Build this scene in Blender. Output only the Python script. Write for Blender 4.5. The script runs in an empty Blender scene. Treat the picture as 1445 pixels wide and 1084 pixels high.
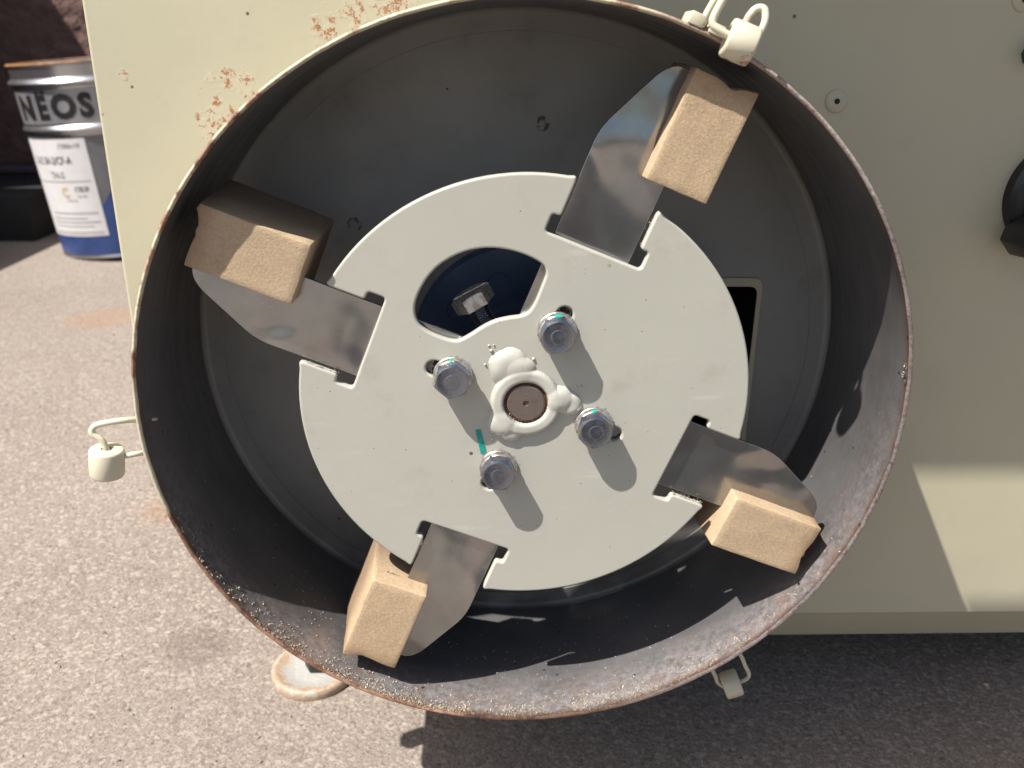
import bpy, bmesh, math, random
from mathutils import Vector, Matrix, noise
R = math.radians
random.seed(7)
scene = bpy.context.scene
col = scene.collection

# ---------------------------------------------------------------- camera, sky, sun, exposure
cam_d = bpy.data.cameras.new('camera'); cam = bpy.data.objects.new('camera', cam_d); col.objects.link(cam)
cam_d.sensor_width = 36; cam_d.lens = 36*1218.655/1445; cam_d.clip_start = .01; cam_d.clip_end = 200
_f = Vector((.03595868, .93054861, -.36439848)); _r = Vector((.9993529, -.0331654, .01392265)); _u = _r.cross(_f)
cam.matrix_world = Matrix(((_r.x, _u.x, -_f.x, -.022915), (_r.y, _u.y, -_f.y, -.407624), (_r.z, _u.z, -_f.z, .169521), (0, 0, 0, 1)))
cam_d.dof.use_dof = True; cam_d.dof.focus_distance = .44; cam_d.dof.aperture_fstop = 12.5
scene.camera = cam
SUN = Vector((.468*3.3, 1, -.884*3.3)).normalized()          # direction the light travels
elev = math.asin(-SUN.z); az = math.atan2(-SUN.x, -SUN.y)
world = bpy.data.worlds.new('World'); scene.world = world; world.use_nodes = True
wn = world.node_tree.nodes; wl = world.node_tree.links
sky = wn.new('ShaderNodeTexSky'); sky.sky_type = 'NISHITA'; sky.sun_disc = False
sky.dust_density = 2.5; sky.sun_elevation = elev; sky.sun_rotation = az
wl.new(sky.outputs[0], wn['Background'].inputs[0]); wn['Background'].inputs[1].default_value = .075
sd = bpy.data.lights.new('sun', 'SUN'); sd.energy = 5.0; sd.angle = R(.53); sd.color = (1, .955, .88)
so = bpy.data.objects.new('sun', sd); col.objects.link(so)
so.rotation_euler = SUN.to_track_quat('-Z', 'Y').to_euler(); so.location = (-2, -1.5, 4)
vs = scene.view_settings; vs.view_transform = 'Standard'; vs.look = 'None'; vs.gamma = 1; vs.exposure = .98
vs.use_curve_mapping = False

# ---------------------------------------------------------------- materials
class N:
    def __init__(s, name):
        s.m = bpy.data.materials.new(name); s.m.use_nodes = True
        s.t = s.m.node_tree; s.b = s.t.nodes['Principled BSDF']
        s.co = s.t.nodes.new('ShaderNodeTexCoord').outputs['Object']
    def put(s, sock, v):
        if isinstance(v, bpy.types.NodeSocket): s.t.links.new(v, sock)
        elif isinstance(v, (tuple, list)): sock.default_value = tuple(v)+((1,) if len(v) == 3 and len(sock.default_value) == 4 else ())
        else: sock.default_value = v
    def noise(s, scale, detail=4, rough=.6, vec=None, dist=0):
        n = s.t.nodes.new('ShaderNodeTexNoise'); s.put(n.inputs['Vector'], vec or s.co)
        n.inputs['Scale'].default_value = scale; n.inputs['Detail'].default_value = detail
        n.inputs['Roughness'].default_value = rough; n.inputs['Distortion'].default_value = dist
        return n.outputs['Fac']
    def voro(s, scale, vec=None, out='Distance'):
        n = s.t.nodes.new('ShaderNodeTexVoronoi'); s.put(n.inputs['Vector'], vec or s.co)
        n.inputs['Scale'].default_value = scale; return n.outputs[out]
    def ramp(s, f, a, b, va=0, vb=1):
        n = s.t.nodes.new('ShaderNodeMapRange'); n.clamp = True; n.interpolation_type = 'SMOOTHSTEP'
        s.put(n.inputs[0], f); n.inputs[1].default_value = a; n.inputs[2].default_value = b
        n.inputs[3].default_value = va; n.inputs[4].default_value = vb; return n.outputs[0]
    def math(s, op, a, b=0., c=0.):
        n = s.t.nodes.new('ShaderNodeMath'); n.operation = op
        s.put(n.inputs[0], a); s.put(n.inputs[1], b); s.put(n.inputs[2], c); return n.outputs[0]
    def mix(s, f, a, b):
        n = s.t.nodes.new('ShaderNodeMix'); n.data_type = 'RGBA'
        s.put(n.inputs[0], f); s.put(n.inputs[6], a); s.put(n.inputs[7], b); return n.outputs[2]
    def dist(s, p, scale=(1, 1, 1)):
        n = s.t.nodes.new('ShaderNodeVectorMath'); n.operation = 'DISTANCE'; s.put(n.inputs[0], s.co); n.inputs[1].default_value = p
        return n.outputs['Value']
    def sep(s):
        n = s.t.nodes.new('ShaderNodeSeparateXYZ'); s.put(n.inputs[0], s.co); return n.outputs
    def stretch(s, v):
        n = s.t.nodes.new('ShaderNodeVectorMath'); n.operation = 'MULTIPLY'; s.put(n.inputs[0], s.co); n.inputs[1].default_value = v
        return n.outputs[0]
    def bump(s, h, strength=.3, dist=.001, prev=None):
        n = s.t.nodes.new('ShaderNodeBump'); n.inputs['Strength'].default_value = strength; n.inputs['Distance'].default_value = dist
        s.put(n.inputs['Height'], h)
        if prev: s.t.links.new(prev, n.inputs['Normal'])
        return n.outputs[0]
    def done(s, c, rough=.5, metal=0., normal=None, spec=None, coat=None):
        s.put(s.b.inputs['Base Color'], c); s.put(s.b.inputs['Roughness'], rough); s.put(s.b.inputs['Metallic'], metal)
        if normal: s.t.links.new(normal, s.b.inputs['Normal'])
        if spec is not None: s.b.inputs['Specular IOR Level'].default_value = spec
        if coat: s.b.inputs['Coat Weight'].default_value = coat
        return s.m

def paint(name, c, c2, spots=(), specks=True, rough=.42, peel=.12, soil_glare=False, dents=False):
    n = N(name)
    v = n.mix(n.ramp(n.noise(9, 5), .35, .7), c, c2)
    v = n.mix(n.ramp(n.noise(60, 4), .55, .8, 0, .25), v, tuple(x*.8 for x in c))
    rust_any = None
    for (p, rad) in spots:
        m = n.ramp(n.dist(p), rad, rad*.2)
        rust_any = m if rust_any is None else n.math('MAXIMUM', rust_any, m)
    if rust_any is not None:
        big = n.math('ADD', n.noise(75, 5, .62, dist=.4), n.math('MULTIPLY', rust_any, .18))
        peeled = n.ramp(big, .595, .66); core = n.ramp(n.math('ADD', n.noise(230, 6, .75), n.math('MULTIPLY', peeled, .04)), .53, .62)
        peeled = n.math('MULTIPLY', peeled, n.ramp(rust_any, .02, .25)); core = n.math('MULTIPLY', core, peeled)
        v = n.mix(n.math('MULTIPLY', peeled, .5), v, (.44, .39, .30))
        v = n.mix(core, v, n.mix(n.noise(500, 3), (.17, .065, .025), (.38, .19, .085)))
        rust_any = peeled
    if specks:
        sp = n.math('MULTIPLY', n.ramp(n.voro(55), .07, .045), n.ramp(n.noise(14, 2), .55, .6))
        v = n.mix(sp, v, (.10, .07, .05))
    if soil_glare:
        v = n.mix(n.ramp(n.noise(34, 5, .65), .56, .76, 0, .24), v, (.22, .19, .14))
        v = n.mix(n.ramp(n.noise(70, 4, .6, n.stretch((.25, 1, 1.6))), .62, .74, 0, .3), v, (.50, .49, .44))  # pale streaks: glare put into the disc paint
        v = n.mix(n.ramp(n.voro(120), .06, .03, 0, .8), v, (.14, .08, .05))
    b = n.bump(n.noise(260, 3), peel, .0006)
    if soil_glare: b = n.bump(n.noise(18, 2), .07, .004, b)
    if dents: b = n.bump(n.noise(7, 2, .4), .35, .01, b)
    if rust_any is not None: b = n.bump(rust_any, .15, .0005, b)
    return n.done(v, n.ramp(n.noise(30, 4), .3, .8, rough-.06, rough+.1), 0, b)

CREAM = (.405, .378, .275)
M = {}
M['face'] = paint('cream_panel_paint', CREAM, (.39, .362, .268),
    [((-.161, .09, .139), .024), ((-.153, .09, .147), .016), ((-.168, .09, .126), .016), ((-.106, .09, .1775), .016), ((-.092, .09, .182), .012), ((-.066, .09, .189), .020), ((-.193, .09, .088), .008), ((-.214, .09, .1525), .004)], dents=True)
M['cream'] = paint('cream_paint', CREAM, (.38, .35, .25))
M['latch'] = paint('latch_paint', (.52, .48, .37), (.46, .42, .31), [((.09, -.03, .16), .03), ((-.215, 0, -.025), .012)])
M['disc'] = paint('disc_paint', (.375, .37, .322), (.365, .36, .316), rough=.22, peel=.10, soil_glare=True)
M['hub'] = paint('hub_paint', (.395, .39, .345), (.385, .38, .335), specks=False, rough=.25, peel=.1)

def wall_mat():
    n = N('worn_drum_steel'); x, y, z = n.sep()
    c = n.mix(n.ramp(n.noise(16, 5), .3, .7), (.090, .089, .092), (.135, .132, .134))
    low = n.ramp(z, .06, -.13)                               # wear band along the lower lip, where grain slides out
    edge = n.ramp(n.math('ADD', y, n.math('MULTIPLY', n.math('SUBTRACT', n.noise(25, 4), .5), .02)), .026, -.012)
    band = n.math('MULTIPLY', low, edge)
    w = n.math('MULTIPLY', n.ramp(n.noise(230, 6, .8), .30, .72), band)
    c = n.mix(w, c, (.33, .30, .30))
    ru = n.math('MULTIPLY', n.ramp(n.noise(55, 6, .75), .44, .68), band)
    c = n.mix(n.math('MULTIPLY', ru, .6), c, n.mix(n.noise(300, 3), (.17, .090, .062), (.27, .185, .16)))
    lip = n.math('MULTIPLY', n.ramp(y, -.009, -.0165), n.ramp(n.noise(90, 5), .35, .6))
    c = n.mix(n.math('MULTIPLY', lip, .8), c, (.17, .085, .05))
    sp = n.math('MULTIPLY', n.ramp(n.voro(170), .13, .07), n.ramp(n.noise(40, 3), .5, .62))
    c = n.mix(n.math('MULTIPLY', sp, low), c, (.48, .42, .36))
    dk = n.ramp(n.voro(60), .07, .045); c = n.mix(dk, c, (.03, .022, .02))
    st = n.noise(24, 4, .6, n.stretch((1, 8, 1)))
    return n.done(c, n.ramp(st, .3, .75, .28, .5), .35, n.bump(n.noise(420, 3), .15, .0005))
M['wall'] = wall_mat()
def back_mat():
    n = N('worn_grey_plate'); x, y, z = n.sep()
    c = n.mix(n.ramp(n.noise(7, 5), .3, .7), (.20, .196, .182), (.245, .24, .225))
    c = n.mix(n.ramp(n.noise(40, 5), .52, .8, 0, .4), c, (.11, .10, .09))
    for p in ((-.0954, .0885, .0731), (.0108, .0885, .1297)):
        d = n.dist(p); k = n.math('MULTIPLY', n.ramp(d, .0048, .0036), n.ramp(d, .0012, .0028))
        k = n.math('MULTIPLY', k, n.ramp(n.noise(220, 4), .46, .56)); c = n.mix(k, c, (.05, .035, .028))
    c = n.mix(n.math('MULTIPLY', n.ramp(z, -.07, -.17), n.ramp(n.noise(30, 5), .25, .6, .35, .85)), c, (.055, .048, .042))  # darker towards the bottom: drum shade put into the plate colour
    c = n.mix(n.ramp(n.voro(34), .035, .025), c, (.03, .025, .022))
    return n.done(c, n.ramp(n.noise(20, 4), .3, .7, .38, .55), .1, n.bump(n.noise(200, 3), .15, .0005))
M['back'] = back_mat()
def rim_mat():
    n = N('rusty_lip'); x, y, z = n.sep()
    c = n.mix(n.ramp(n.noise(130, 6, .75), .38, .6), (.11, .05, .03), (.26, .145, .095))
    br = n.ramp(x, .02, .14); wt = n.math('MULTIPLY', br, n.ramp(n.noise(420, 6, .8), .30, .62)); c = n.mix(wt, c, (.34, .315, .30))
    ul = n.math('MULTIPLY', n.ramp(z, -.015, .03), n.ramp(x, .10, .03)); c = n.mix(n.math('MULTIPLY', ul, n.ramp(n.noise(75, 5), .42, .56)), c, (.43, .39, .28))
    pat = n.ramp(n.dist((-.186, -.017, -.020)), .036, .030); c = n.mix(pat, c, (.45, .41, .30))
    return n.done(c, .65, .1, n.bump(n.noise(500, 4), .5, .001))
M['rim'] = rim_mat()
def galv():
    n = N('zinc_plated_steel')
    c = n.mix(n.ramp(n.noise(14, 3), .3, .7), (.27, .285, .30), (.35, .35, .345))
    c = n.mix(n.ramp(n.noise(22, 2, dist=1), .5, .75, 0, .35), c, (.31, .26, .27))
    c = n.mix(n.ramp(n.noise(18, 2, dist=2), .55, .8, 0, .35), c, (.23, .29, .26))
    c = n.mix(n.ramp(n.voro(330), .16, .06, 0, .5), c, (.55, .55, .54))
    sc = n.noise(60, 5, .7, n.stretch((.15, 1, 3)))
    b = n.bump(n.noise(13, 2, .4), 1, .016); b = n.bump(sc, .06, .0004, b)
    return n.done(c, n.ramp(n.noise(45, 4), .3, .75, .13, .27), .95, b)
M['galv'] = galv()
def boltm():
    n = N('bolt_zinc'); c = n.mix(n.noise(400, 3), (.19, .21, .26), (.25, .265, .30))
    c = n.mix(n.ramp(n.noise(150, 4), .55, .75), c, (.25, .24, .24))
    return n.done(c, n.ramp(n.noise(300, 3), .3, .7, .18, .36), .95, n.bump(n.noise(600, 2), .1, .0003))
M['bolt'] = boltm()
def washer():
    n = N('washer_zinc'); c = n.mix(n.ramp(n.noise(350, 4), .42, .62), (.58, .57, .55), (.36, .32, .28))
    return n.done(c, .38, .85, n.bump(n.noise(700, 3), .25, .0004))
M['washer'] = washer()
def blockm():
    n = N('tan_rubber')
    c = n.mix(n.ramp(n.noise(25, 5), .3, .7), (.345, .247, .155), (.395, .288, .185))
    c = n.mix(n.ramp(n.noise(620, 4, .85), .42, .64, 0, .65), c, (.52, .395, .25))
    c = n.mix(n.ramp(n.noise(60, 5), .56, .75, 0, .5), c, (.23, .155, .095)); c = n.mix(n.ramp(n.noise(480, 3, .8), .58, .72, 0, .5), c, (.17, .115, .07))
    x, y, z = n.sep(); e = n.math('ADD', x, n.math('MULTIPLY', n.math('SUBTRACT', n.noise(45, 4), .5), .022))
    oi = n.t.nodes.new('ShaderNodeObjectInfo'); c = n.mix(n.math('MULTIPLY', oi.outputs['Random'], .35), c, (.30, .235, .165))
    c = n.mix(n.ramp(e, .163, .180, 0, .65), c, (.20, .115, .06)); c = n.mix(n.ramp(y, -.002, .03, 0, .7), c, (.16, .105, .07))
    b = n.bump(n.noise(850, 3, .8), .45, .0005)
    return n.done(c, .72, 0, b, spec=.35)
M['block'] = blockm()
def simple(name, c, rough=.5, metal=0., var=.15, scale=80, bump=.1):
    n = N(name); v = n.mix(n.ramp(n.noise(scale, 4), .3, .7), c, tuple(x*(1-var) for x in c))
    return n.done(v, rough, metal, n.bump(n.noise(scale*4, 3), bump, .0006))
M['black'] = simple('black_plastic', (.012, .012, .013), .38)
M['navy'] = simple('oiled_dark_steel', (.07, .11, .19), .34, .35, .3, 40)
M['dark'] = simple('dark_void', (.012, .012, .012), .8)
M['teal'] = simple('teal_marker', (.01, .30, .25), .35, 0, .35, 300)
M['tealcap'] = simple('teal_plastic', (.004, .05, .05), .4)
def shaftm():
    n = N('turned_shaft_end')
    w = n.t.nodes.new('ShaderNodeTexWave'); w.wave_type = 'RINGS'; w.rings_direction = 'Y'; w.inputs['Scale'].default_value = 420
    w.inputs['Distortion'].default_value = 1.5; n.put(w.inputs['Vector'], n.co)
    c = n.mix(w.outputs['Fac'], (.13, .10, .085), (.22, .185, .165)); c = n.mix(n.ramp(n.noise(260, 6, .75), .45, .8, 0, .7), c, (.10, .065, .05))
    return n.done(c, .5, .6, n.bump(w.outputs['Fac'], .15, .0003))
M['shaft'] = shaftm()
M['rustgap'] = simple('rusty_gap', (.16, .07, .035), .8, 0, .6, 700, .5)
def padm():
    n = N('rusty_zinc_pad'); d = n.dist((-.1525, .141, -.280))
    e = n.math('ADD', n.ramp(d, .014, .027), n.ramp(n.noise(120, 5), .4, .65, 0, .6))
    k = n.ramp(e, .75, 1.15); c = n.mix(n.noise(60, 4), (.50, .50, .49), (.62, .59, .54))
    c = n.mix(k, c, n.mix(n.noise(300, 4), (.22, .13, .08), (.40, .32, .24)))
    return n.done(c, .5, n.ramp(k, 0, 1, .6, 0), n.bump(n.noise(300, 4), .4, .001))
M['pad'] = padm()
def groundm():
    n = N('pinkish_concrete')
    def val(sock):
        h = n.t.nodes.new('ShaderNodeSeparateColor'); n.put(h.inputs[0], sock); return h.outputs[0]
    c = n.mix(n.ramp(n.noise(3, 5), .3, .7), (.182, .150, .127), (.212, .178, .152))
    a1 = val(n.voro(520, out='Color')); a2 = val(n.voro(330, out='Color')); a3 = val(n.voro(950, out='Color'))
    c = n.mix(n.ramp(a1, .0, .45, .62, 0), c, (.115, .090, .074))
    c = n.mix(n.ramp(a2, .72, .95, 0, .62), c, (.34, .30, .258))
    c = n.mix(n.ramp(a3, .70, 1., 0, .55), c, (.38, .335, .29))
    c = n.mix(n.ramp(a2, .0, .10, .55, 0), c, (.10, .08, .068))
    c = n.mix(n.ramp(n.noise(11, 4, .6), .60, .76, 0, .22), c, (.24, .165, .11))
    c = n.mix(n.ramp(n.noise(1.7, 5, .6), .5, .72, 0, .25), c, (.15, .125, .11))
    for p, rad, cc in (((-.251, .176, -.287), .032, (.10, .075, .065)), ((-.685, 1.075, -.287), .075, (.26, .15, .08)), ((-.35, .40, -.287), .035, (.24, .14, .085))):
        k = n.ramp(n.math('ADD', n.dist(p), n.math('MULTIPLY', n.noise(40, 4), rad*.8)), rad*1.5, rad*.9, 0, .38); c = n.mix(k, c, cc)
    g = n.noise(330, 4, .75)
    b = n.bump(n.voro(300), .35, .0016); b = n.bump(g, .5, .0022, b); b = n.bump(n.noise(90, 4), .35, .004, b)
    return n.done(c, .85, 0, b, spec=.25)
M['ground'] = groundm()
M['reflection_dark'] = simple('reflection_dark', (.035, .034, .033), .9, 0, .4, 150, .5)  # for the added patch that darkens the paddle reflections
def stuccom():
    n = N('brown_stucco'); c = n.mix(n.ramp(n.noise(30, 5), .3, .7), (.11, .060, .05), (.15, .088, .072))
    return n.done(c, .9, 0, n.bump(n.noise(45, 5, .65), 1, .02))
M['stucco'] = stuccom()
M['sill'] = simple('purple_grey_sill', (.10, .065, .085), .7)
M['tin'] = simple('tin_plate', (.52, .52, .54), .26, .92, .25, 12, .05)
M['tin_dull'] = simple('grey_printed_tin', (.20, .20, .215), .4, .6, .2, 30, .05)
M['tin_band'] = simple('pale_printed_tin', (.36, .36, .38), .4, .6, .2, 30, .05)
M['ink'] = simple('black_ink', (.012, .012, .014), .5, 0, .5, 90)
M['inkgrey'] = simple('grey_ink', (.22, .22, .23), .6)
M['inkpale'] = simple('pale_grey_ink', (.42, .41, .42), .6)
M['orange'] = simple('orange_ink', (.55, .40, .22), .6)
M['paper'] = simple('paper_label', (.60, .585, .59), .6, 0, .08, 30)
M['blue'] = simple('blue_print', (.035, .07, .22), .35, .2, .3, 25)
M['rust'] = simple('rusty_rim', (.40, .20, .07), .6, .2, .5, 60, .4)
M['grit'] = simple('stone_grit', (.26, .21, .17), .85, 0, .6, 60)
M['chaff'] = simple('dry_chaff', (.40, .335, .25), .8, 0, .4, 400)

# ---------------------------------------------------------------- helpers
def mesh(verts, faces, smooth=False):
    me = bpy.data.meshes.new('m'); me.from_pydata([tuple(v) for v in verts], [], faces); me.validate(); me.update()
    if smooth: me.polygons.foreach_set('use_smooth', [True]*len(me.polygons))
    return me
def wpos(o):
    p = Vector((0, 0, 0))
    while o:
        p = p+Vector(o.location)+o.matrix_parent_inverse.translation; o = o.parent
    return p
def add(name, me, mat, parent=None, local=False):
    """mesh given in world coordinates unless local"""
    o = bpy.data.objects.new(name, me); col.objects.link(o)
    if mat and not me.materials: me.materials.append(M[mat])
    if parent:
        o.parent = parent
        if not local: o.matrix_parent_inverse = Matrix.Translation(-wpos(parent))
    return o
def empty(name, loc, label, cat, group=None):
    o = bpy.data.objects.new(name, None); col.objects.link(o); o.location = loc; o.empty_display_size = .02
    tag(o, label, cat, group); return o
def tag(o, label, cat, group=None):
    o['label'] = label; o['category'] = cat
    if group: o['group'] = group
    return o
def bm_mesh(bm, smooth=False, angle=None):
    bmesh.ops.recalc_face_normals(bm, faces=bm.faces)
    me = bpy.data.meshes.new('m'); bm.to_mesh(me); bm.free()
    if smooth: me.polygons.foreach_set('use_smooth', [True]*len(me.polygons))
    if angle is not None: sharp(me, angle)
    return me
def sharp(me, ang=35):
    me.polygons.foreach_set('use_smooth', [True]*len(me.polygons))
    me.set_sharp_from_angle(angle=R(ang)); return me
def box(x0, x1, y0, y1, z0, z1, bev=0., seg=2):
    bm = bmesh.new(); bmesh.ops.create_cube(bm, size=1)
    for v in bm.verts: v.co = Vector(((x0+x1)/2+v.co.x*(x1-x0), (y0+y1)/2+v.co.y*(y1-y0), (z0+z1)/2+v.co.z*(z1-z0)))
    if bev: bmesh.ops.bevel(bm, geom=bm.edges[:], offset=bev, segments=seg, profile=.5, affect='EDGES')
    return bm_mesh(bm, angle=40 if bev else None)
def lathe(prof, seg=64, axis='Y', c=(0, 0, 0), closed=True, ang=35):
    """prof: (radius, along) pairs revolved about an axis through c"""
    vs_, fs = [], []; n = len(prof)
    for i in range(seg):
        a = 2*math.pi*i/seg
        for r, h in prof:
            if axis == 'Y': vs_.append((c[0]+r*math.cos(a), c[1]+h, c[2]+r*math.sin(a)))
            else: vs_.append((c[0]+r*math.cos(a), c[1]+r*math.sin(a), c[2]+h))
    for i in range(seg):
        j = (i+1) % seg
        for k in range(n-1): fs.append((i*n+k, i*n+k+1, j*n+k+1, j*n+k))
    me = mesh(vs_, fs); bm = bmesh.new(); bm.from_mesh(me)
    bmesh.ops.remove_doubles(bm, verts=bm.verts, dist=1e-7)
    return bm_mesh(bm, angle=ang)
def aim(me, p, d):
    """turn a mesh built along +Z so that +Z points along d, base at p"""
    q = Vector(d).to_track_quat('Z', 'Y').to_matrix().to_4x4(); me.transform(Matrix.Translation(p) @ q); return me
def tube(pts, rad, seg=10, sub=6):
    P = [Vector(p) for p in pts]; path = []
    for i in range(len(P)-1):
        a, b, c, d = P[max(i-1, 0)], P[i], P[i+1], P[min(i+2, len(P)-1)]
        for k in range(sub):
            t = k/sub
            path.append(.5*((2*b)+(c-a)*t+(2*a-5*b+4*c-d)*t*t+(3*b-a-3*c+d)*t**3))
    path.append(P[-1]); vs_, fs = [], []; up = None
    for i, p in enumerate(path):
        d = (path[min(i+1, len(path)-1)]-path[max(i-1, 0)]).normalized()
        s = d.orthogonal().normalized() if up is None else (up-d*up.dot(d)).normalized()
        up = s; t = d.cross(s)
        for k in range(seg):
            a = 2*math.pi*k/seg; vs_.append(p+s*(rad*math.cos(a))+t*(rad*math.sin(a)))
    n = len(path)
    for i in range(n-1):
        for k in range(seg): fs.append((i*seg+k, i*seg+(k+1) % seg, (i+1)*seg+(k+1) % seg, (i+1)*seg+k))
    fs.append(tuple(range(seg))[::-1]); fs.append(tuple((n-1)*seg+k for k in range(seg)))
    me = mesh(vs_, fs); return sharp(me, 50)
def chaikin(p, n=2, q=.25):
    for _ in range(n):
        o = []
        for i in range(len(p)):
            a, b = Vector(p[i]), Vector(p[(i+1) % len(p)]); o += [a.lerp(b, q), a.lerp(b, 1-q)]
        p = o
    return [tuple(x) for x in p]
def round_poly(p, rads, seg=4):
    """polygon with its corners rounded"""
    out = []
    for i, v in enumerate(p):
        a, b, c = Vector(p[i-1]), Vector(v), Vector(p[(i+1) % len(p)]); r = rads[i] if isinstance(rads, (list, tuple)) else rads
        if r <= 0: out.append(tuple(b)); continue
        la, lc = min(r, (a-b).length*.48), min(r, (c-b).length*.48)
        s, e = b+(a-b).normalized()*la, b+(c-b).normalized()*lc
        for k in range(seg+1):
            t = k/seg; out.append(tuple((1-t)**2*s+2*t*(1-t)*b+t*t*e))
    return out
def plate(loops, y0, y1, bev=0., res=2):
    """sheet in the xz plane between y0 (front) and y1, first loop the outline, the rest holes"""
    cu = bpy.data.curves.new('c', 'CURVE'); cu.dimensions = '2D'; cu.fill_mode = 'BOTH'
    cu.extrude = (y1-y0)/2-bev; cu.bevel_depth = bev; cu.bevel_resolution = res; cu.offset = -bev
    for lp in loops:
        s = cu.splines.new('POLY'); s.points.add(len(lp)-1); s.use_cyclic_u = True
        for i, q in enumerate(lp): s.points[i].co = (q[0], q[1], 0, 1)
    o = bpy.data.objects.new('tmp', cu); col.objects.link(o); dg = bpy.context.evaluated_depsgraph_get()
    me = bpy.data.meshes.new_from_object(o.evaluated_get(dg)); bpy.data.objects.remove(o); bpy.data.curves.remove(cu)
    me.transform(Matrix(((1, 0, 0, 0), (0, 0, -1, (y0+y1)/2), (0, 1, 0, 0), (0, 0, 0, 1))))
    bm = bmesh.new(); bm.from_mesh(me); bpy.data.meshes.remove(me); bmesh.ops.remove_doubles(bm, verts=bm.verts, dist=1e-6)
    me = bm_mesh(bm, angle=38)
    for p in me.polygons:
        if abs(p.normal.y) > .985: p.use_smooth = False
    return me
def circ(r, n=96, c=(0, 0)): return [(c[0]+r*math.cos(2*math.pi*i/n), c[1]+r*math.sin(2*math.pi*i/n)) for i in range(n)]
def pol(a, r, t): a = R(a); return (r*math.cos(a)-t*math.sin(a), r*math.sin(a)+t*math.cos(a))

# ---------------------------------------------------------------- setting
GZ = -.287
gm = bmesh.new(); bmesh.ops.create_grid(gm, x_segments=2, y_segments=2, size=30)
for v in gm.verts: v.co.z = GZ
g = add('ground', bm_mesh(gm), 'ground'); g['kind'] = 'structure'
dr = add('dark_reflection_patch', mesh([(-.02, -.30, GZ+.004), (.40, -.30, GZ+.004), (.85, -5, GZ+.004), (.0, -5, GZ+.004)], [(0, 3, 2, 1)]), 'reflection_dark'); dr['kind'] = 'structure'  # added out of view so paddles and bolts mirror something dark

bw = empty('building_wall', (-1.5, 2.1, GZ), 'dark brown textured building wall behind the tin pail', 'wall')
def rough_wall(x0, x1, y0, y1, z0, z1):
    """front of a rendered wall with coarse trowelled relief"""
    nx, nz = 150, 90; vs_, fs = [], []
    for j in range(nz+1):
        for i in range(nx+1):
            x = x0+(x1-x0)*i/nx; z = z0+(z1-z0)*j/nz
            d = .008*noise.fractal(Vector((x*26, z*34, 0)), 1, 2, 4)
            vs_.append((x, y0+d, z))
    for j in range(nz):
        for i in range(nx):
            a = j*(nx+1)+i; fs.append((a, a+1, a+nx+2, a+nx+1))
    n = len(vs_); vs_ += [(x0, y1, z0), (x1, y1, z0), (x1, y1, z1), (x0, y1, z1)]; fs.append((n, n+3, n+2, n+1))
    A, B, C, D = 0, nx, nz*(nx+1)+nx, nz*(nx+1)
    fs += [tuple(range(A, B+1))[::-1]+(n, n+1)]
    fs += [tuple(range(D, C+1))+(n+2, n+3), tuple(D-k*(nx+1) for k in range(nz+1))+(n, n+3), tuple(B+k*(nx+1) for k in range(nz+1))+(n+2, n+1)]
    return sharp(mesh(vs_, fs), 60)
add('render_coat', rough_wall(-2.3, .3, 2.07, 2.22, -.150, 1.0), 'stucco', bw)
add('sill', box(-2.3, .3, 2.055, 2.21, -.175, -.154, .004), 'sill', bw)
add('foundation', box(-2.3, .3, 2.065, 2.2, GZ, -.177), 'dark', bw)  # black face stands in for the deep shade under the sill
add('shade_ledge', box(-2.3, -1.10, 1.70, 2.06, GZ, -.178, .005), 'dark', bw)  # black ledge put where there is only deep shade beside the pail
add('shade_post', box(-1.74, -1.395, 1.70, 2.053, GZ, .765, .006), 'stucco', bw)  # out-of-view post added to shade the wall behind the pail
lw = tag(add('shade_wall', box(-1.7, -1.37, .6, 1.64, GZ, .35, .008), 'stucco'), 'low brown wall added out of view on the left to shade the concrete', 'wall')  # unseen blocker, added to shade the ground left of the pail

# ---------------------------------------------------------------- machine
FY = .09
mac = empty('machine', (.26, .35, GZ), 'cream painted metal machine cabinet with an open round drum on its front', 'machine')
XL, XR, ZT, ZC = -.231, .62, .62, -.1977
OUT = [(XL, ZT), (XL, -.030), (-.150, -.150), (-.060, ZC), (XR, ZC), (XR, ZT)]        # cabinet outline, lower left corner cut away behind the drum
add('front_panel', plate([[(max(x, XL+.002), z) for x, z in OUT][::-1], circ(.1835, 96)], FY, FY+.0015), 'face', mac)
add('bottom_lip', mesh([(-.060, FY, ZC-.0002), (XR, FY, ZC-.0002), (XR, FY+.015, -.2272), (-.060, FY+.015, -.2272), (-.060, FY+.6, -.2272), (XR, FY+.6, -.2272)], [(0, 3, 2, 1), (3, 4, 5, 2)]), 'cream', mac)
sp_ = [(XL+.0021, FY+.0002), (XL+.0008, FY+.0006), (XL, FY+.0022), (XL-.0003, FY+.6)]
add('side_panel', sharp(mesh([(x, y, -.030) for x, y in sp_]+[(x, y, ZT) for x, y in sp_], [(i, i+1, i+5, i+4) for i in range(3)]), 60), 'cream', mac)
n_ = len(OUT)
add('cabinet_shell', mesh([(x, FY+.0016, z) for x, z in OUT]+[(x, FY+.6, z) for x, z in OUT], [(i, (i+1) % n_, (i+1) % n_+n_, i+n_) for i in range(1, n_)]+[tuple(range(n_, 2*n_))]), 'cream', mac)
add('foot_bracket', box(-.185, -.059, .128, .168, -.215, -.190, .002), 'cream', mac)
add('shade_overhang', box(-.177, .60, -.113, FY-.002, .50, .615, .004), 'cream', mac)  # unseen overhang, added to cast the shade on the front panel
tr = []
for a_ in (-100, -90, -80, -70, -58, -45, -30, -20, -8, 0, 8):     # unseen sheet added to shade the ground, edge traced along sun rays past the drum
    px_, pz_ = .1905*math.cos(R(a_)), .1905*math.sin(R(a_)); k_ = .503-pz_
    tr.append((px_+SUN.x/SUN.z*k_, -.0172+SUN.y/SUN.z*k_+.002))
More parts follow.
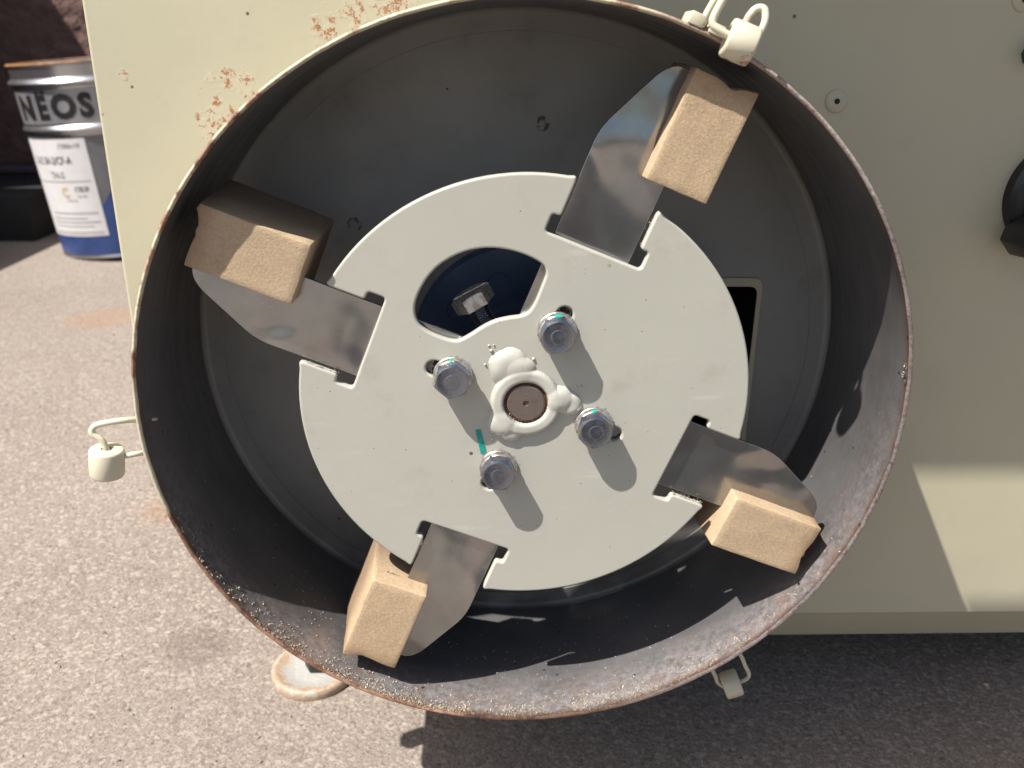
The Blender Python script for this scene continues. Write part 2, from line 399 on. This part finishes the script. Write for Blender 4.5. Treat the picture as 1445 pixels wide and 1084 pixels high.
tr += [(-.054, -.168), (-.049, -.1478), (.058, -.1478), (.50, -.1478), (.50, -.112), (.598, -.112), (.598, -.225), (.03, -.225), (-.03, -.26), (-.12, -.285), (-.20, -.305), (tr[0][0], -.325)]
tm_ = plate([tr[::-1]], -.0015, .0015); tm_.transform(Matrix(((1, 0, 0, 0), (0, 0, 1, 0), (0, 1, 0, .503), (0, 0, 0, 1)))); add('shade_sheet', tm_, 'cream', mac)

# drum on the front
RO, RI = .1905, .1889; YR = -.0172
inner = [(RI, YR+.0015)]+[(RI, YR+.0015+k*.0100) for k in range(1, 10)]
drum = add('drum', lathe((inner+[(RI, .0850)])[::-1], 160), 'wall', mac)
fl = [(RI, .0850)]+[(RI-.0034+.0034*math.cos(R(15*k)), .0850+.0034*math.sin(R(15*k))) for k in range(1, 7)]+[(.1776, .0884), (.1773, .0887), (.1772, .0899)]
add('flange_ring', lathe(fl[::-1], 160), 'back', drum)
add('drum_outer_skin', lathe([(RO, FY), (RO, YR+.0015)], 160), 'cream', drum)
lipm = lathe([(RI, YR+.0018), (RI-.0002, YR+.0006), (RI+.0006, YR-.0002), (RO-.0004, YR-.0002), (RO+.0003, YR+.0006), (RO+.0001, YR+.0020)], 220, ang=60)
for v in lipm.vertices:
    f = noise.fractal(v.co*70, 1, 2, 4); a_ = math.atan2(v.co.z, v.co.x)
    k = 1+.0022*f*(1.5 if v.co.z < .05 else .7); v.co.x *= k; v.co.z *= k; v.co.y += .0006*f
add('lip', lipm, 'rim', drum)
port = round_poly([(.088, -.092), (.1445, -.092), (.143, .0412), (.088, .0412)], .005)
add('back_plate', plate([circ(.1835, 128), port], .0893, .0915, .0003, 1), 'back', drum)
pf = round_poly([(.0865, -.094), (.1465, -.094), (.1452, .0432), (.0865, .0432)], .006)
add('port_frame', plate([pf, round_poly([(.0890, -.091), (.1432, -.091), (.1422, .0378), (.0890, .0375)], .005)], .0880, .0893, .0005, 2), 'cream', drum)
add('port_duct', mesh([(.085, .092, -.095), (.15, .092, -.095), (.15, .092, .045), (.085, .092, .045), (.085, .22, -.095), (.15, .22, -.095), (.15, .22, .045), (.085, .22, .045)],
    [(0, 1, 5, 4), (1, 2, 6, 5), (2, 3, 7, 6), (3, 0, 4, 7), (4, 5, 6, 7)]), 'dark', drum)
bf = add('bearing_flange', lathe([(0, .070), (.030, .070), (.032, .072), (.034, .082), (.062, .083), (.064, .085), (.064, .0895)], 72), 'navy', drum)
for (x, z) in ((-.0125, .0405), (-.0365, .0245), (.033, -.03)):
    add('bolt_hole', lathe([(0, .0835), (.0052, .0832), (.0062, .0826), (.0066, .0822)], 24, c=(x, 0, z)), 'dark', bf)

# wire latches fixed to the drum
def ferrule(c, d, rad, ln, parent, hole=.32):
    e = rad*.16
    me = lathe([(0, -ln/2+.0008), (rad*hole, -ln/2+.0008), (rad*hole, -ln/2), (rad-e, -ln/2), (rad-e*.3, -ln/2+e*.3), (rad, -ln/2+e), (rad*1.01, 0), (rad, ln/2-e), (rad-e*.3, ln/2-e*.3), (rad-e, ln/2), (rad*hole, ln/2), (rad*hole, ln/2-.0008), (0, ln/2-.0008)], 32, 'Z', ang=50)
    return add('ferrule', aim(me, c, d), 'latch', parent)
def wire(pts, parent, rad=.0016): return add('wire', tube(pts, rad), 'latch', parent)
L1 = add('latch', box(-.1935, -.1895, -.006, .012, -.034, -.008, .0006), 'latch', mac)
ferrule((-.2075, -.018, -.0246), (.13, 0, .98), .0082, .0148, L1)
wire([(-.2065, -.018, -.0190), (-.2080, -.018, -.0130), (-.2122, -.018, -.0090), (-.2105, -.017, -.0055), (-.2035, -.016, -.0040), (-.1960, -.013, -.0042), (-.1905, -.004, -.0080), (-.1900, .004, -.011)], L1)
wire([(-.2000, -.017, -.0220), (-.1930, -.014, -.0220), (-.1900, -.004, -.0255)], L1, .0014)
L2 = add('latch', box(-.0034, .0034, -.002, .014, -.002, .0032, .0007), 'latch', mac)
L2.data.transform(Matrix.Translation((.0675, -.016, .1805)) @ Matrix.Rotation(R(22), 4, 'Y'))
b2_ = box(-.0034, .0034, -.002, .014, -.002, .0026, .0007); b2_.transform(Matrix.Translation((.0765, -.016, .1768)) @ Matrix.Rotation(R(22), 4, 'Y'))
add('lug', b2_, 'latch', L2)
ferrule((.0838, -.028, .1722), (.90, -.10, -.33), .0080, .0125, L2, .62)
wire([(.0820, -.028, .1735), (.0745, -.028, .1768), (.0718, -.027, .1800), (.0745, -.026, .1865), (.0800, -.024, .1960), (.0850, -.020, .2060), (.0830, -.010, .2120)], L2, .0017)
wire([(.0715, -.010, .1790), (.0740, -.010, .1850), (.0800, -.010, .1960), (.0840, -.010, .2080), (.0830, -.010, .2120)], L2, .0017)
wire([(.0870, -.028, .1712), (.0905, -.027, .1735), (.0937, -.026, .1800), (.0935, -.024, .1850), (.0900, -.023, .1850), (.0865, -.023, .1800), (.0850, -.024, .1750)], L2, .0016)
L3 = add('latch', box(-.010, .010, -.002, .006, -.0010, .0014, .0004), 'latch', mac)
L3.data.transform(Matrix.Translation((.1085, .018, -.1585)) @ Matrix.Rotation(R(-34), 4, 'Y'))
ferrule((.1322, .018, -.1965), (.90, 0, .36), .0082, .0110, L3)
wire([(.1345, .018, -.1960), (.1405, .018, -.1935), (.1425, .018, -.1895), (.1395, .018, -.1830), (.1340, .018, -.1720), (.118, .018, -.1505)], L3, .0013)
wire([(.1275, .018, -.1985), (.1235, .018, -.1950), (.1205, .018, -.1880), (.105, .018, -.1600)], L3, .0013)

# foot under the cabinet
ft = add('foot_pad', lathe([(0, .0038), (.013, .0038), (.023, .0044), (.0275, .0070), (.030, .0076), (.0315, .0064), (.032, .0033), (.0317, 0), (0, 0)], 48, 'Z', (-.1525, .141, GZ+.0004), ang=60), 'pad', mac)
nut = lathe([(0, .002), (.0095, .002), (.0100, .0025), (.0100, .0095), (.0095, .0100), (0, .0100)], 6, 'Z', (-.1495, .144, GZ+.003)); add('nut', nut, 'dark', ft)
add('stem', lathe([(.005, .004), (.005, .09), (0, .09)], 16, 'Z', (-.1495, .144, GZ)), 'bolt', ft)

# right-hand controls: knob, blind screws
kn = add('knob', lathe([(0, -.0125), (.024, -.0125), (.0255, -.0118), (.0262, -.0095), (.0300, -.0085), (.0325, -.0060), (.0332, 0)], 72, c=(.3135, FY-.0002, .0925), ang=30), 'black', mac)
gb = bmesh.new()
gp = [(-.040, -.006), (-.034, -.0105), (.034, -.0105), (.040, -.006), (.040, .006), (.034, .0105), (-.034, .0105), (-.040, .006)]
fr = [gb.verts.new((x*.96, FY-.030, z*.86)) for x, z in gp]; bk = [gb.verts.new((x, FY-.009, z)) for x, z in gp]
gb.faces.new(fr); gb.faces.new(bk[::-1])
for i in range(8): gb.faces.new((fr[i], bk[i], bk[(i+1) % 8], fr[(i+1) % 8]))
bmesh.ops.bevel(gb, geom=gb.edges[:], offset=.0012, segments=2, profile=.5, affect='EDGES')
gme = bm_mesh(gb, angle=40); gme.transform(Matrix.Translation((.3120, 0, .0905)) @ Matrix.Rotation(R(-41), 4, 'Y'))
add('grip', gme, 'black', kn)
for (x, z) in ((.1741, .1435), (.2680, .1965)):
    s_ = add('screw_cap', lathe([(0, -.0006), (.0014, -.0006), (.0016, -.0012), (.0052, -.0011), (.0060, -.0006), (.0062, 0)], 32, c=(x, FY-.0001, z)), 'face', mac)
    add('socket', lathe([(0, -.0014), (.0012, -.0014), (.0016, -.0011)], 12, c=(x+.0003, FY-.0001, z)), 'dark', s_)
add('indicator_cap', lathe([(0, -.012), (.0050, -.012), (.0062, -.0105), (.0066, 0)], 8, c=(.2795, FY-.0001, .1695)), 'tealcap', mac)

# ---------------------------------------------------------------- impeller
imp = empty('impeller', (0, 0, 0), 'round pale painted rotor disc with four zinc paddles and tan rubber blocks', 'impeller')
ANG = (158.5, 68.5, -21.5, -111.5)
# disc outline with four notches
out = []; RD = .115
def notch(a):
    s = [(.1140, -.0208), (.0935, -.0208), (.0935, -.0252), (.0845, -.0252), (.0845, .0252), (.0935, .0252), (.0935, .0208), (.1140, .0208)]
    return [pol(a, r, t) for r, t in s]
half = math.degrees(math.asin(.0208/RD))
for i, a in enumerate(sorted(ANG)):
    nx = sorted(ANG)[(i+1) % 4]+(360 if i == 3 else 0)
    pts = notch(a); lp = [(RD*math.cos(R(a-half-2.2)), RD*math.sin(R(a-half-2.2)))]+pts+[(RD*math.cos(R(a+half+2.2)), RD*math.sin(R(a+half+2.2)))]
    seq = round_poly(lp, [0, .004, .0022, .0016, .0020, .0020, .0016, .0022, .004, 0], 5)
    out += seq
    a0, a1 = a+half+2.2, nx-half-2.2
    out += [(RD*math.cos(R(a0+(a1-a0)*k/24)), RD*math.sin(R(a0+(a1-a0)*k/24))) for k in range(1, 24)]
win = [(-.0506, .0378), (-.0553, .0440), (-.0552, .0540), (-.0463, .0691), (-.0327, .0775), (-.0191, .0800), (-.0056, .0780), (.0065, .0725), (.0090, .0680), (.0072, .0624), (.0022, .0490), (-.0025, .0458), (-.0100, .0450), (-.0190, .0425), (-.0312, .0340), (-.0365, .0322)]
def slot(a, r0=.036, r1=.0500, w=.0041):
    p = []
    for k in range(9): b = R(-90+180*k/8); p.append(pol(a, r1+w*math.cos(b), w*math.sin(b)))
    for k in range(9): b = R(90+180*k/8); p.append(pol(a, r0+w*math.cos(b), w*math.sin(b)))
    return p
loops = [out, chaikin(win, 2)]+[slot(a) for a in ANG]+[circ(.0108, 48)]
disc = add('disc', plate(loops, 0, .0046, .0013, 4), 'disc', imp)
mk = mesh([(-.0257, -.0003, -.0155), (-.0231, -.0003, -.0150), (-.0201, -.0003, -.0278), (-.0207, -.0003, -.0292), (-.0229, -.0003, -.0293), (-.0245, -.0003, -.022)], [(0, 5, 4, 3, 2, 1)])
add('paint_mark', mk, 'teal', disc)

# hub collar with three weld blobs as one painted relief
def hub_h(x, z):
    r = math.hypot(x, z); t = (r-.0145)/.0036
    def sm(a, b, k=.0016):
        h_ = max(k-abs(a-b), 0)/k; return max(a, b)+h_*h_*k*.25
    h = .0042*(1-t**4)**.6*(1+.14*noise.noise(Vector((x*70, z*70, 9)))) if abs(t) < 1 else 0.
    for (bx, bz, br, bh) in ((-.0088, .0192, .0104, .0040), (-.0030, .0178, .0078, .0043), (.0165, .0020, .0078, .0051), (.0225, -.0010, .0070, .0038), (-.0118, -.0108, .0078, .0049), (-.0065, -.0160, .0062, .0040)):
        q = math.hypot(x-bx, z-bz)/br*(1+.22*noise.noise(Vector((x*95+3, z*95, bx*90))))
        if q < 1:
            hb = bh*(1-q**3.6)**.8*(1+.24*noise.noise(Vector((x*105, z*105, 4+bx*50))))
            h = sm(h, hb)
    if r < .0113: h = 0
    return max(h*.82, 0)
vs_, fs, G = [], [], 150
for j in range(G+1):
    for i in range(G+1):
        x = -.0225+.053*i/G; z = -.0225+.053*j/G; vs_.append((x, .0002-hub_h(x, z), z))
for j in range(G):
    for i in range(G):
        q = (j*(G+1)+i, j*(G+1)+i+1, (j+1)*(G+1)+i+1, (j+1)*(G+1)+i)
        if max(-vs_[k][1] for k in q) > -.00015: fs.append(q)
hm = mesh(vs_, fs, True); hb_ = bmesh.new(); hb_.from_mesh(hm); bmesh.ops.delete(hb_, geom=[v for v in hb_.verts if not v.link_faces], context='VERTS')
hub = add('hub_collar', bm_mesh(hb_, smooth=True), 'hub', imp)
if sum(p.normal.y for p in hub.data.polygons) > 0: hub.data.flip_normals()
sb = bmesh.new()
for (x, z, r) in ((-.0178, .0280, .0009), (-.0190, .0305, .0006), (-.0165, .0308, .0005), (-.0208, .0205, .0006), (.0035, .0235, .0008), (-.0170, -.0205, .0007), (.0255, .0085, .0007), (.0280, .0088, .0006)):
    bmesh.ops.create_icosphere(sb, subdivisions=2, radius=r, matrix=Matrix.Translation((x, -r*.4, z)))
add('weld_spatter', bm_mesh(sb, smooth=True), 'hub', hub)['kind'] = 'stuff'
sh = add('shaft', lathe([(0, -.0002), (.0012, -.0008), (.0016, -.0020), (.0090, -.0020), (.0098, -.0014), (.0099, .07)], 64), 'shaft', imp)
add('rust_ring', lathe([(.0099, -.0006), (.0106, -.0004), (.0114, -.0008)], 64), 'rustgap', sh)
add('sleeve', lathe([(.0108, .0044), (.023, .0044), (.0235, .005), (.0235, .035), (.011, .036)], 48), 'navy', imp)

# set screw standing radially in the sleeve, seen through the window
def hexhead(s, h, ch=.0009, rec=True):
    """hex head, across flats s, height h, along +Z, chamfered crown"""
    vs_, fs = [], []; rc = s/2/math.cos(math.pi/6); seg = 48
    rings = []
    def hexr(a): b = (a+math.pi/6) % (math.pi/3)-math.pi/6; return s/2/math.cos(b)
    rt = s/2*.94
    for (zf, fn) in ((0, lambda a: hexr(a)*.97), (.0003, hexr), (None, hexr), (h, lambda a: rt), (h-.0002, lambda a: rt*.9), (h-.0003, lambda a: rt*.5), (h-.0001 if rec else h, lambda a: rt*.45), (h-.0001, lambda a: rt*.2)):
        ring = []
        for k in range(seg):
            a = 2*math.pi*k/seg; r = fn(a)
            z = zf if zf is not None else h-max(0, (r-rt))*.55
            ring.append(len(vs_)); vs_.append((r*math.cos(a), r*math.sin(a), z))
        rings.append(ring)
    for p, q in zip(rings, rings[1:]):
        for k in range(seg): fs.append((p[k], p[(k+1) % seg], q[(k+1) % seg], q[k]))
    fs.append(tuple(rings[-1])); fs.append(tuple(rings[0][::-1]))
    return sharp(mesh(vs_, fs), 22)
sa = 119; sdir = Vector((math.cos(R(sa)), 0, math.sin(R(sa))))
SY = .020
hs = hexhead(.0190, .0080); hs.transform(Matrix.Rotation(R(8), 4, 'Z'))
ss = add('set_screw', aim(hs, sdir*.0520+Vector((0, SY, 0)), sdir), 'washer', imp)
th = []
for k in range(33):
    th.append((.0056 if k % 2 else .0048, .0005+k*.00062))
add('thread', aim(lathe(th, 24, 'Z', ang=20), sdir*.0318+Vector((0, SY, 0)), sdir), 'bolt', ss)
mkc = lathe([(0, 0), (.0022, 0)], 10, 'Z'); mkc.transform(Matrix.Translation(sdir*.0566+Vector((-.001, SY-.0079, 0))) @ Matrix.Rotation(R(90), 4, 'X'))

# bolts with washers over the slots
hexm = hexhead(.0163, .0068); hexm.transform(Matrix.Rotation(R(90), 4, 'X'))
flat = lathe([(.004, -.0016), (.0096, -.0016), (.0099, -.0013), (.0100, 0)], 40)
spr = lathe([(.004, -.0040), (.0085, -.0040), (.0088, -.0037), (.0088, -.0016)], 40)
for i, (a, r, rot) in enumerate(((158.2, .0399, 12), (69, .0410, 20), (-19.4, .0376, 8), (-110.5, .0394, 34))):
    p = pol(a, r, 0)
    b = add('bolt', hexm, 'bolt', imp, True); b.location = (p[0], -.0041, p[1]); b.rotation_euler = (0, R(rot), 0)
    w1 = add('flat_washer', flat, 'washer', b, True); w1.location = (0, .0040, 0)
    w2 = add('spring_washer', spr, 'washer', b, True); w2.location = (0, .0040, 0)
    # teal torque mark on the washers' upper side
    m_ = bmesh.new(); vv = []
    a0 = R(90+(6, -2, 4, 2)[i]); hw = (.09, .22, .12, 0)[i]
    if hw:
        prof = [(.0091, -.0018), (.0090, -.0038), (.0086, -.0042), (.0080, -.0043)]
        for k in range(5):
            aa = a0-hw+2*hw*k/4; vv.append([m_.verts.new((p[0]+q*math.cos(aa), h, p[1]+q*math.sin(aa))) for q, h in prof])
        for k in range(4):
            for j in range(3): m_.faces.new((vv[k][j], vv[k+1][j], vv[k+1][j+1], vv[k][j+1]))
        tm = bm_mesh(m_, smooth=True); tm.transform(Matrix.Rotation(-R(rot), 4, 'Y').inverted() @ Matrix.Translation((-p[0], .0041, -p[1])) if False else Matrix.Rotation(R(-rot), 4, 'Y') @ Matrix.Translation((-p[0], .0041, -p[1])))
        add('paint_mark', tm, 'teal', b, True)

# paddles: built along +x at angle 0, then turned about the shaft
pp = round_poly([(.028, -.0195), (.170, -.0195), (.176, -.013), (.1755, -.001), (.170, .0045), (.137, .0200), (.028, .0200)], [.002, .005, .005, .004, .004, .008, .002], 6)
pm = plate([pp, circ(.0052, 24, (.040, 0))], .0046, .0066, .0003, 2)
def block(seed):
    """rubber block with a worn outer end"""
    rnd = random.Random(seed); bm = bmesh.new(); nx, nz, ny = 14, 8, 10
    bmesh.ops.create_cube(bm, size=2)
    bmesh.ops.subdivide_edges(bm, edges=bm.edges[:], cuts=11, use_grid_fill=True)
    for v in bm.verts:
        u, d, w = v.co.x, v.co.y, v.co.z          # u radial, d depth (-1 front), w tangential
        k = (d+1)/2
        t0, t1 = -.0385-.0035*k, -.0075+.0005*k; r0, r1 = .1250-.002*k, .1770+.0015*k
        rr = r0+(r1-r0)*(u+1)/2; tt = t0+(t1-t0)*(w+1)/2; yy = -.0065+.0515*k
        if u > .9: rr += -.0016*math.exp(-((w+.15)/.42)**2)+.0012*(w < -.4)*(-w-.4)+.0008*noise.noise(Vector((w*2, d*2, seed)))
        f = noise.noise(Vector((u*2.1, d*2.1+seed*3.1, w*2.1)))
        rr += .00025*f; tt += .0003*noise.noise(Vector((u*2.7+9, d*2, w*2+seed)))
        yy += (.0003*noise.noise(Vector((u*1.8, seed*5., w*1.8))) if d < -.9 else 0)
        v.co = Vector((rr, yy, tt))
    ed = [e for e in bm.edges if e.calc_face_angle(0) > R(50)]
    bmesh.ops.bevel(bm, geom=ed, offset=.0007, segments=2, profile=.5, affect='EDGES')
    return bm_mesh(bm, angle=40)
for i, a in enumerate(ANG):
    p = add('paddle', pm, 'galv', imp, True); p.rotation_euler = (0, -R(a), 0)
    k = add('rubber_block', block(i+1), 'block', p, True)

# ---------------------------------------------------------------- pail
PR0, PR1, PH = .148, .158, .372
al = math.atan2(.76, 1.87)
pail = empty('pail', (0, 0, 0), 'silver and blue tin pail with a white paper label standing by the brown wall', 'pail')
def pr(h): return PR0+(PR1-PR0)*h/PH
prof = [(0, .004), (PR0-.004, .004), (PR0-.003, 0), (PR0+.001, 0), (PR0+.0015, .003), (PR0, .006)]
for h in (.05, .10, .15, .20, .235): prof.append((pr(h), h))
def bead(h, d=.006, w=.008): return [(pr(h-w), h-w), (pr(h)+d*.7, h-w*.5), (pr(h)+d, h), (pr(h)+d*.7, h+w*.5), (pr(h+w), h+w)]
prof += bead(.252)+[(pr(.28), .28), (pr(.31), .31)]+bead(.338, .009)+[(pr(.352), .352), (PR1, .366), (PR1+.003, .369), (PR1+.003, PH), (PR1-.002, PH), (PR1-.004, .362), (PR1-.004, .36), (0, .36)]
body = add('body', lathe(prof, 96, 'Z', ang=25), 'tin', pail, True)
add('rim', lathe([(PR1+.0030, .3695), (PR1+.0038, .3712), (PR1+.0030, .3730), (PR1+.001, .3735), (PR1-.001, .3725)], 96, 'Z'), 'rust', body, True)
def wrap(u, h, off): r = pr(h)+off; return (r*math.sin(u/.153), -r*math.cos(u/.153), h)
def patch(u0, u1, h0, h1, off, skew=0, nu=24, nh=6, top=None):
    vs_, fs = [], []
    for j in range(nh+1):
        for i in range(nu+1):
            t = j/nh; u = u0+(u1-u0)*i/nu; hh = h1 if top is None else top(u)
            vs_.append(wrap(u+skew*t, h0+(hh-h0)*t, off))
    for j in range(nh):
        for i in range(nu):
            a = j*(nu+1)+i; fs.append((a, a+1, a+nu+2, a+nu+1))
    return mesh(vs_, fs, True)
D = math.pi/180*.153
add('printed_band', patch(-100*D, 100*D, .264, .326, .0006, nu=60), 'tin_band', body, True)
add('grey_print', patch(-100*D, 100*D, .008, .240, .0004, nu=60), 'tin_dull', body, True)
add('blue_print', patch(-100*D, 20*D, .007, .11, .0008, nu=48, top=lambda u: .062 if u < -30*D else .062+(u+30*D)*1.1), 'blue', body, True)
lab = add('label', patch(-80*D, -16*D, .046, .236, .0016, skew=-.0, nu=30), 'paper', body, True)
def text(s, size, u, h, off, mat, parent, name, bold=0., sx=1., slant=0):
    cu = bpy.data.curves.new('t', 'FONT'); cu.body = s; cu.size = size; cu.offset = bold; cu.resolution_u = 3; cu.shear = slant
    o = bpy.data.objects.new('tmp', cu); col.objects.link(o); dg = bpy.context.evaluated_depsgraph_get()
    me = bpy.data.meshes.new_from_object(o.evaluated_get(dg)); bpy.data.objects.remove(o); bpy.data.curves.remove(cu)
    bm = bmesh.new(); bm.from_mesh(me); bpy.data.meshes.remove(me); bmesh.ops.triangulate(bm, faces=bm.faces)
    for _ in range(3):
        le = [e for e in bm.edges if e.calc_length() > .012]
        if le: bmesh.ops.subdivide_edges(bm, edges=le, cuts=1); bmesh.ops.triangulate(bm, faces=bm.faces)
    for v in bm.verts: v.co = Vector(wrap(u+v.co.x*sx, h+v.co.y, off))
    add(name, bm_mesh(bm), mat, parent, True)
for ch, u, wx in (('N', -71, 1.15), ('E', -47.5, .85), ('O', -34.5, 1.05), ('S', -13.5, .95)):
    text(ch, .058, u*D, .275, .0013, 'ink', body, 'printed_letter', .0032, wx)
for q in (-46.5, -41): add('printed_dot', patch(q*D, (q+3.2)*D, .319, .3245, .0013, nu=2, nh=1), 'ink', body, True)
text('2T8886-NF', .0125, -39*D, .219, .0022, 'inkgrey', lab, 'label_text', 0, .85)
text('S-15 SH-2/CF-A', .021, -70*D, .189, .0022, 'ink', lab, 'label_text', .0001, .78)
text('TH-S', .018, -54*D, .162, .0022, 'inkgrey', lab, 'label_text', .0004)
text('C', .026, -47*D, .126, .0022, 'orange', lab, 'label_logo', .001)
text('ITEMF', .012, -34*D, .136, .0022, 'inkgrey', lab, 'label_text', .0006)
text('NR 000', .007, -33*D, .124, .0022, 'inkgrey', lab, 'label_text')
text('TYPE HK', .007, -44*D, .116, .0022, 'inkgrey', lab, 'label_text')
for h, u0, u1, m_, w in ((.155, -77, -19, 'inkgrey', .0012), (.092, -66, -20, 'inkpale', .003), (.082, -67, -30, 'inkpale', .0025), (.074, -68, -20, 'inkpale', .0025), (.066, -69, -26, 'inkpale', .002), (.054, -76, -19, 'inkgrey', .0012), (.050, -76, -19, 'inkgrey', .0008)):
    add('label_line', patch(u0*D, u1*D, h, h+w, .0022, nu=20, nh=1), m_, lab, True)
lean = R(5)
vdir = Vector((-.76, 1.87, 0)).normalized()
base = Vector((-.845, 1.645, GZ))
pail.rotation_mode = 'QUATERNION'
rot = Matrix.Rotation(-lean, 4, vdir) @ Matrix.Rotation(al, 4, 'Z')
lowest = min((rot @ Vector((PR0*math.cos(k/30*2*math.pi), PR0*math.sin(k/30*2*math.pi), 0))).z for k in range(30))
pail.rotation_quaternion = rot.to_quaternion(); pail.location = base-Vector((0, 0, lowest-.001)); pail.scale = (1.01, 1.01, 1.09)

# ---------------------------------------------------------------- chaff caught along the lower lip
cb = bmesh.new(); rc = random.Random(3)
def grain(p, s):
    ax = Vector((rc.gauss(0, 1), rc.gauss(0, 1), rc.gauss(0, 1))).normalized(); b = ax.orthogonal().normalized(); c = ax.cross(b)
    l, w = s*rc.uniform(.7, 1.8), s*rc.uniform(.25, .6); P = Vector(p)
    v = [cb.verts.new(P+ax*l), cb.verts.new(P-ax*l), cb.verts.new(P+b*w), cb.verts.new(P-b*w*.6+c*w), cb.verts.new(P-b*w*.6-c*w)]
    for i, j in ((2, 3), (3, 4), (4, 2)): cb.faces.new((v[0], v[i], v[j])); cb.faces.new((v[1], v[j], v[i]))
for _ in range(2600):
    a = R(rc.triangular(196, 335, 262)); y = YR+.0008+abs(rc.gauss(0, .007))
    if noise.noise(Vector((a*9, y*90, 0))) < -.12 and rc.random() < .8: continue
    r = RI-.0003; grain((r*math.cos(a), y, r*math.sin(a)), rc.uniform(.0003, .0009))
for _ in range(260):
    a = R(rc.uniform(225, 300)); y = rc.uniform(0, .045); r = RI-.0003; grain((r*math.cos(a), y, r*math.sin(a)), rc.uniform(.0003, .0007))
for (c, n_, s) in (((.1868, YR+.004, .020), 12, .0007), ((.1870, YR+.003, .024), 8, .0006)):
    for _ in range(n_): grain((c[0]+rc.gauss(0, .0003), c[1]+rc.gauss(0, .001), c[2]+rc.gauss(0, .002)), s)
def crumbs(a, r0, t0, r1, t1, y, n_, s, sp=.0007):
    for _ in range(n_):
        k = rc.random(); q = pol(a, r0+(r1-r0)*k+rc.gauss(0, sp), t0+(t1-t0)*k+rc.gauss(0, sp)); grain((q[0], y, q[1]), s*rc.uniform(.6, 1.4))
crumbs(158.5, .094, .0205, .111, .0205, .001, 45, .0005)
crumbs(-21.5, .094, -.0203, .112, -.0203, .001, 60, .0005)
crumbs(68.5, .095, -.0205, .112, -.0205, .002, 30, .0004)
crumbs(-111.5, .095, -.0205, .112, -.0205, .002, 40, .0004)
crumbs(-111.5, .1245, -.033, .1245, -.026, .004, 40, .0006, .0009)
for (a_, r_) in ((158.2, .0399), (69, .0410), (-19.4, .0376), (-110.5, .0394)):
    for _ in range(34):
        q = pol(a_, r_, 0); b_ = rc.uniform(0, 6.283); d_ = .0102+abs(rc.gauss(0, .0006)); grain((q[0]+d_*math.cos(b_), -.0002, q[1]+d_*math.sin(b_)), rc.uniform(.00015, .0004))
for _ in range(60):
    b_ = rc.uniform(3.4, 6.1); grain((.0103*math.cos(b_), -.0008, .0103*math.sin(b_)), rc.uniform(.0002, .0005))
ch = add('chaff', bm_mesh(cb), 'chaff'); ch['kind'] = 'stuff'; tag(ch, 'dry pale chaff caught along the lower lip of the drum', 'chaff')

# grit and chips strewn over the concrete
gb2 = bmesh.new(); cb = gb2
for _ in range(900):
    x, y = rc.uniform(-.75, .0), rc.uniform(.02, 1.1)
    grain((x, y, GZ+.0006), rc.uniform(.0006, .0018)*(1 if rc.random() > .04 else 2))
gr = add('grit', bm_mesh(gb2), 'grit'); gr['kind'] = 'stuff'; tag(gr, 'fine grit scattered over the sunlit concrete', 'grit')
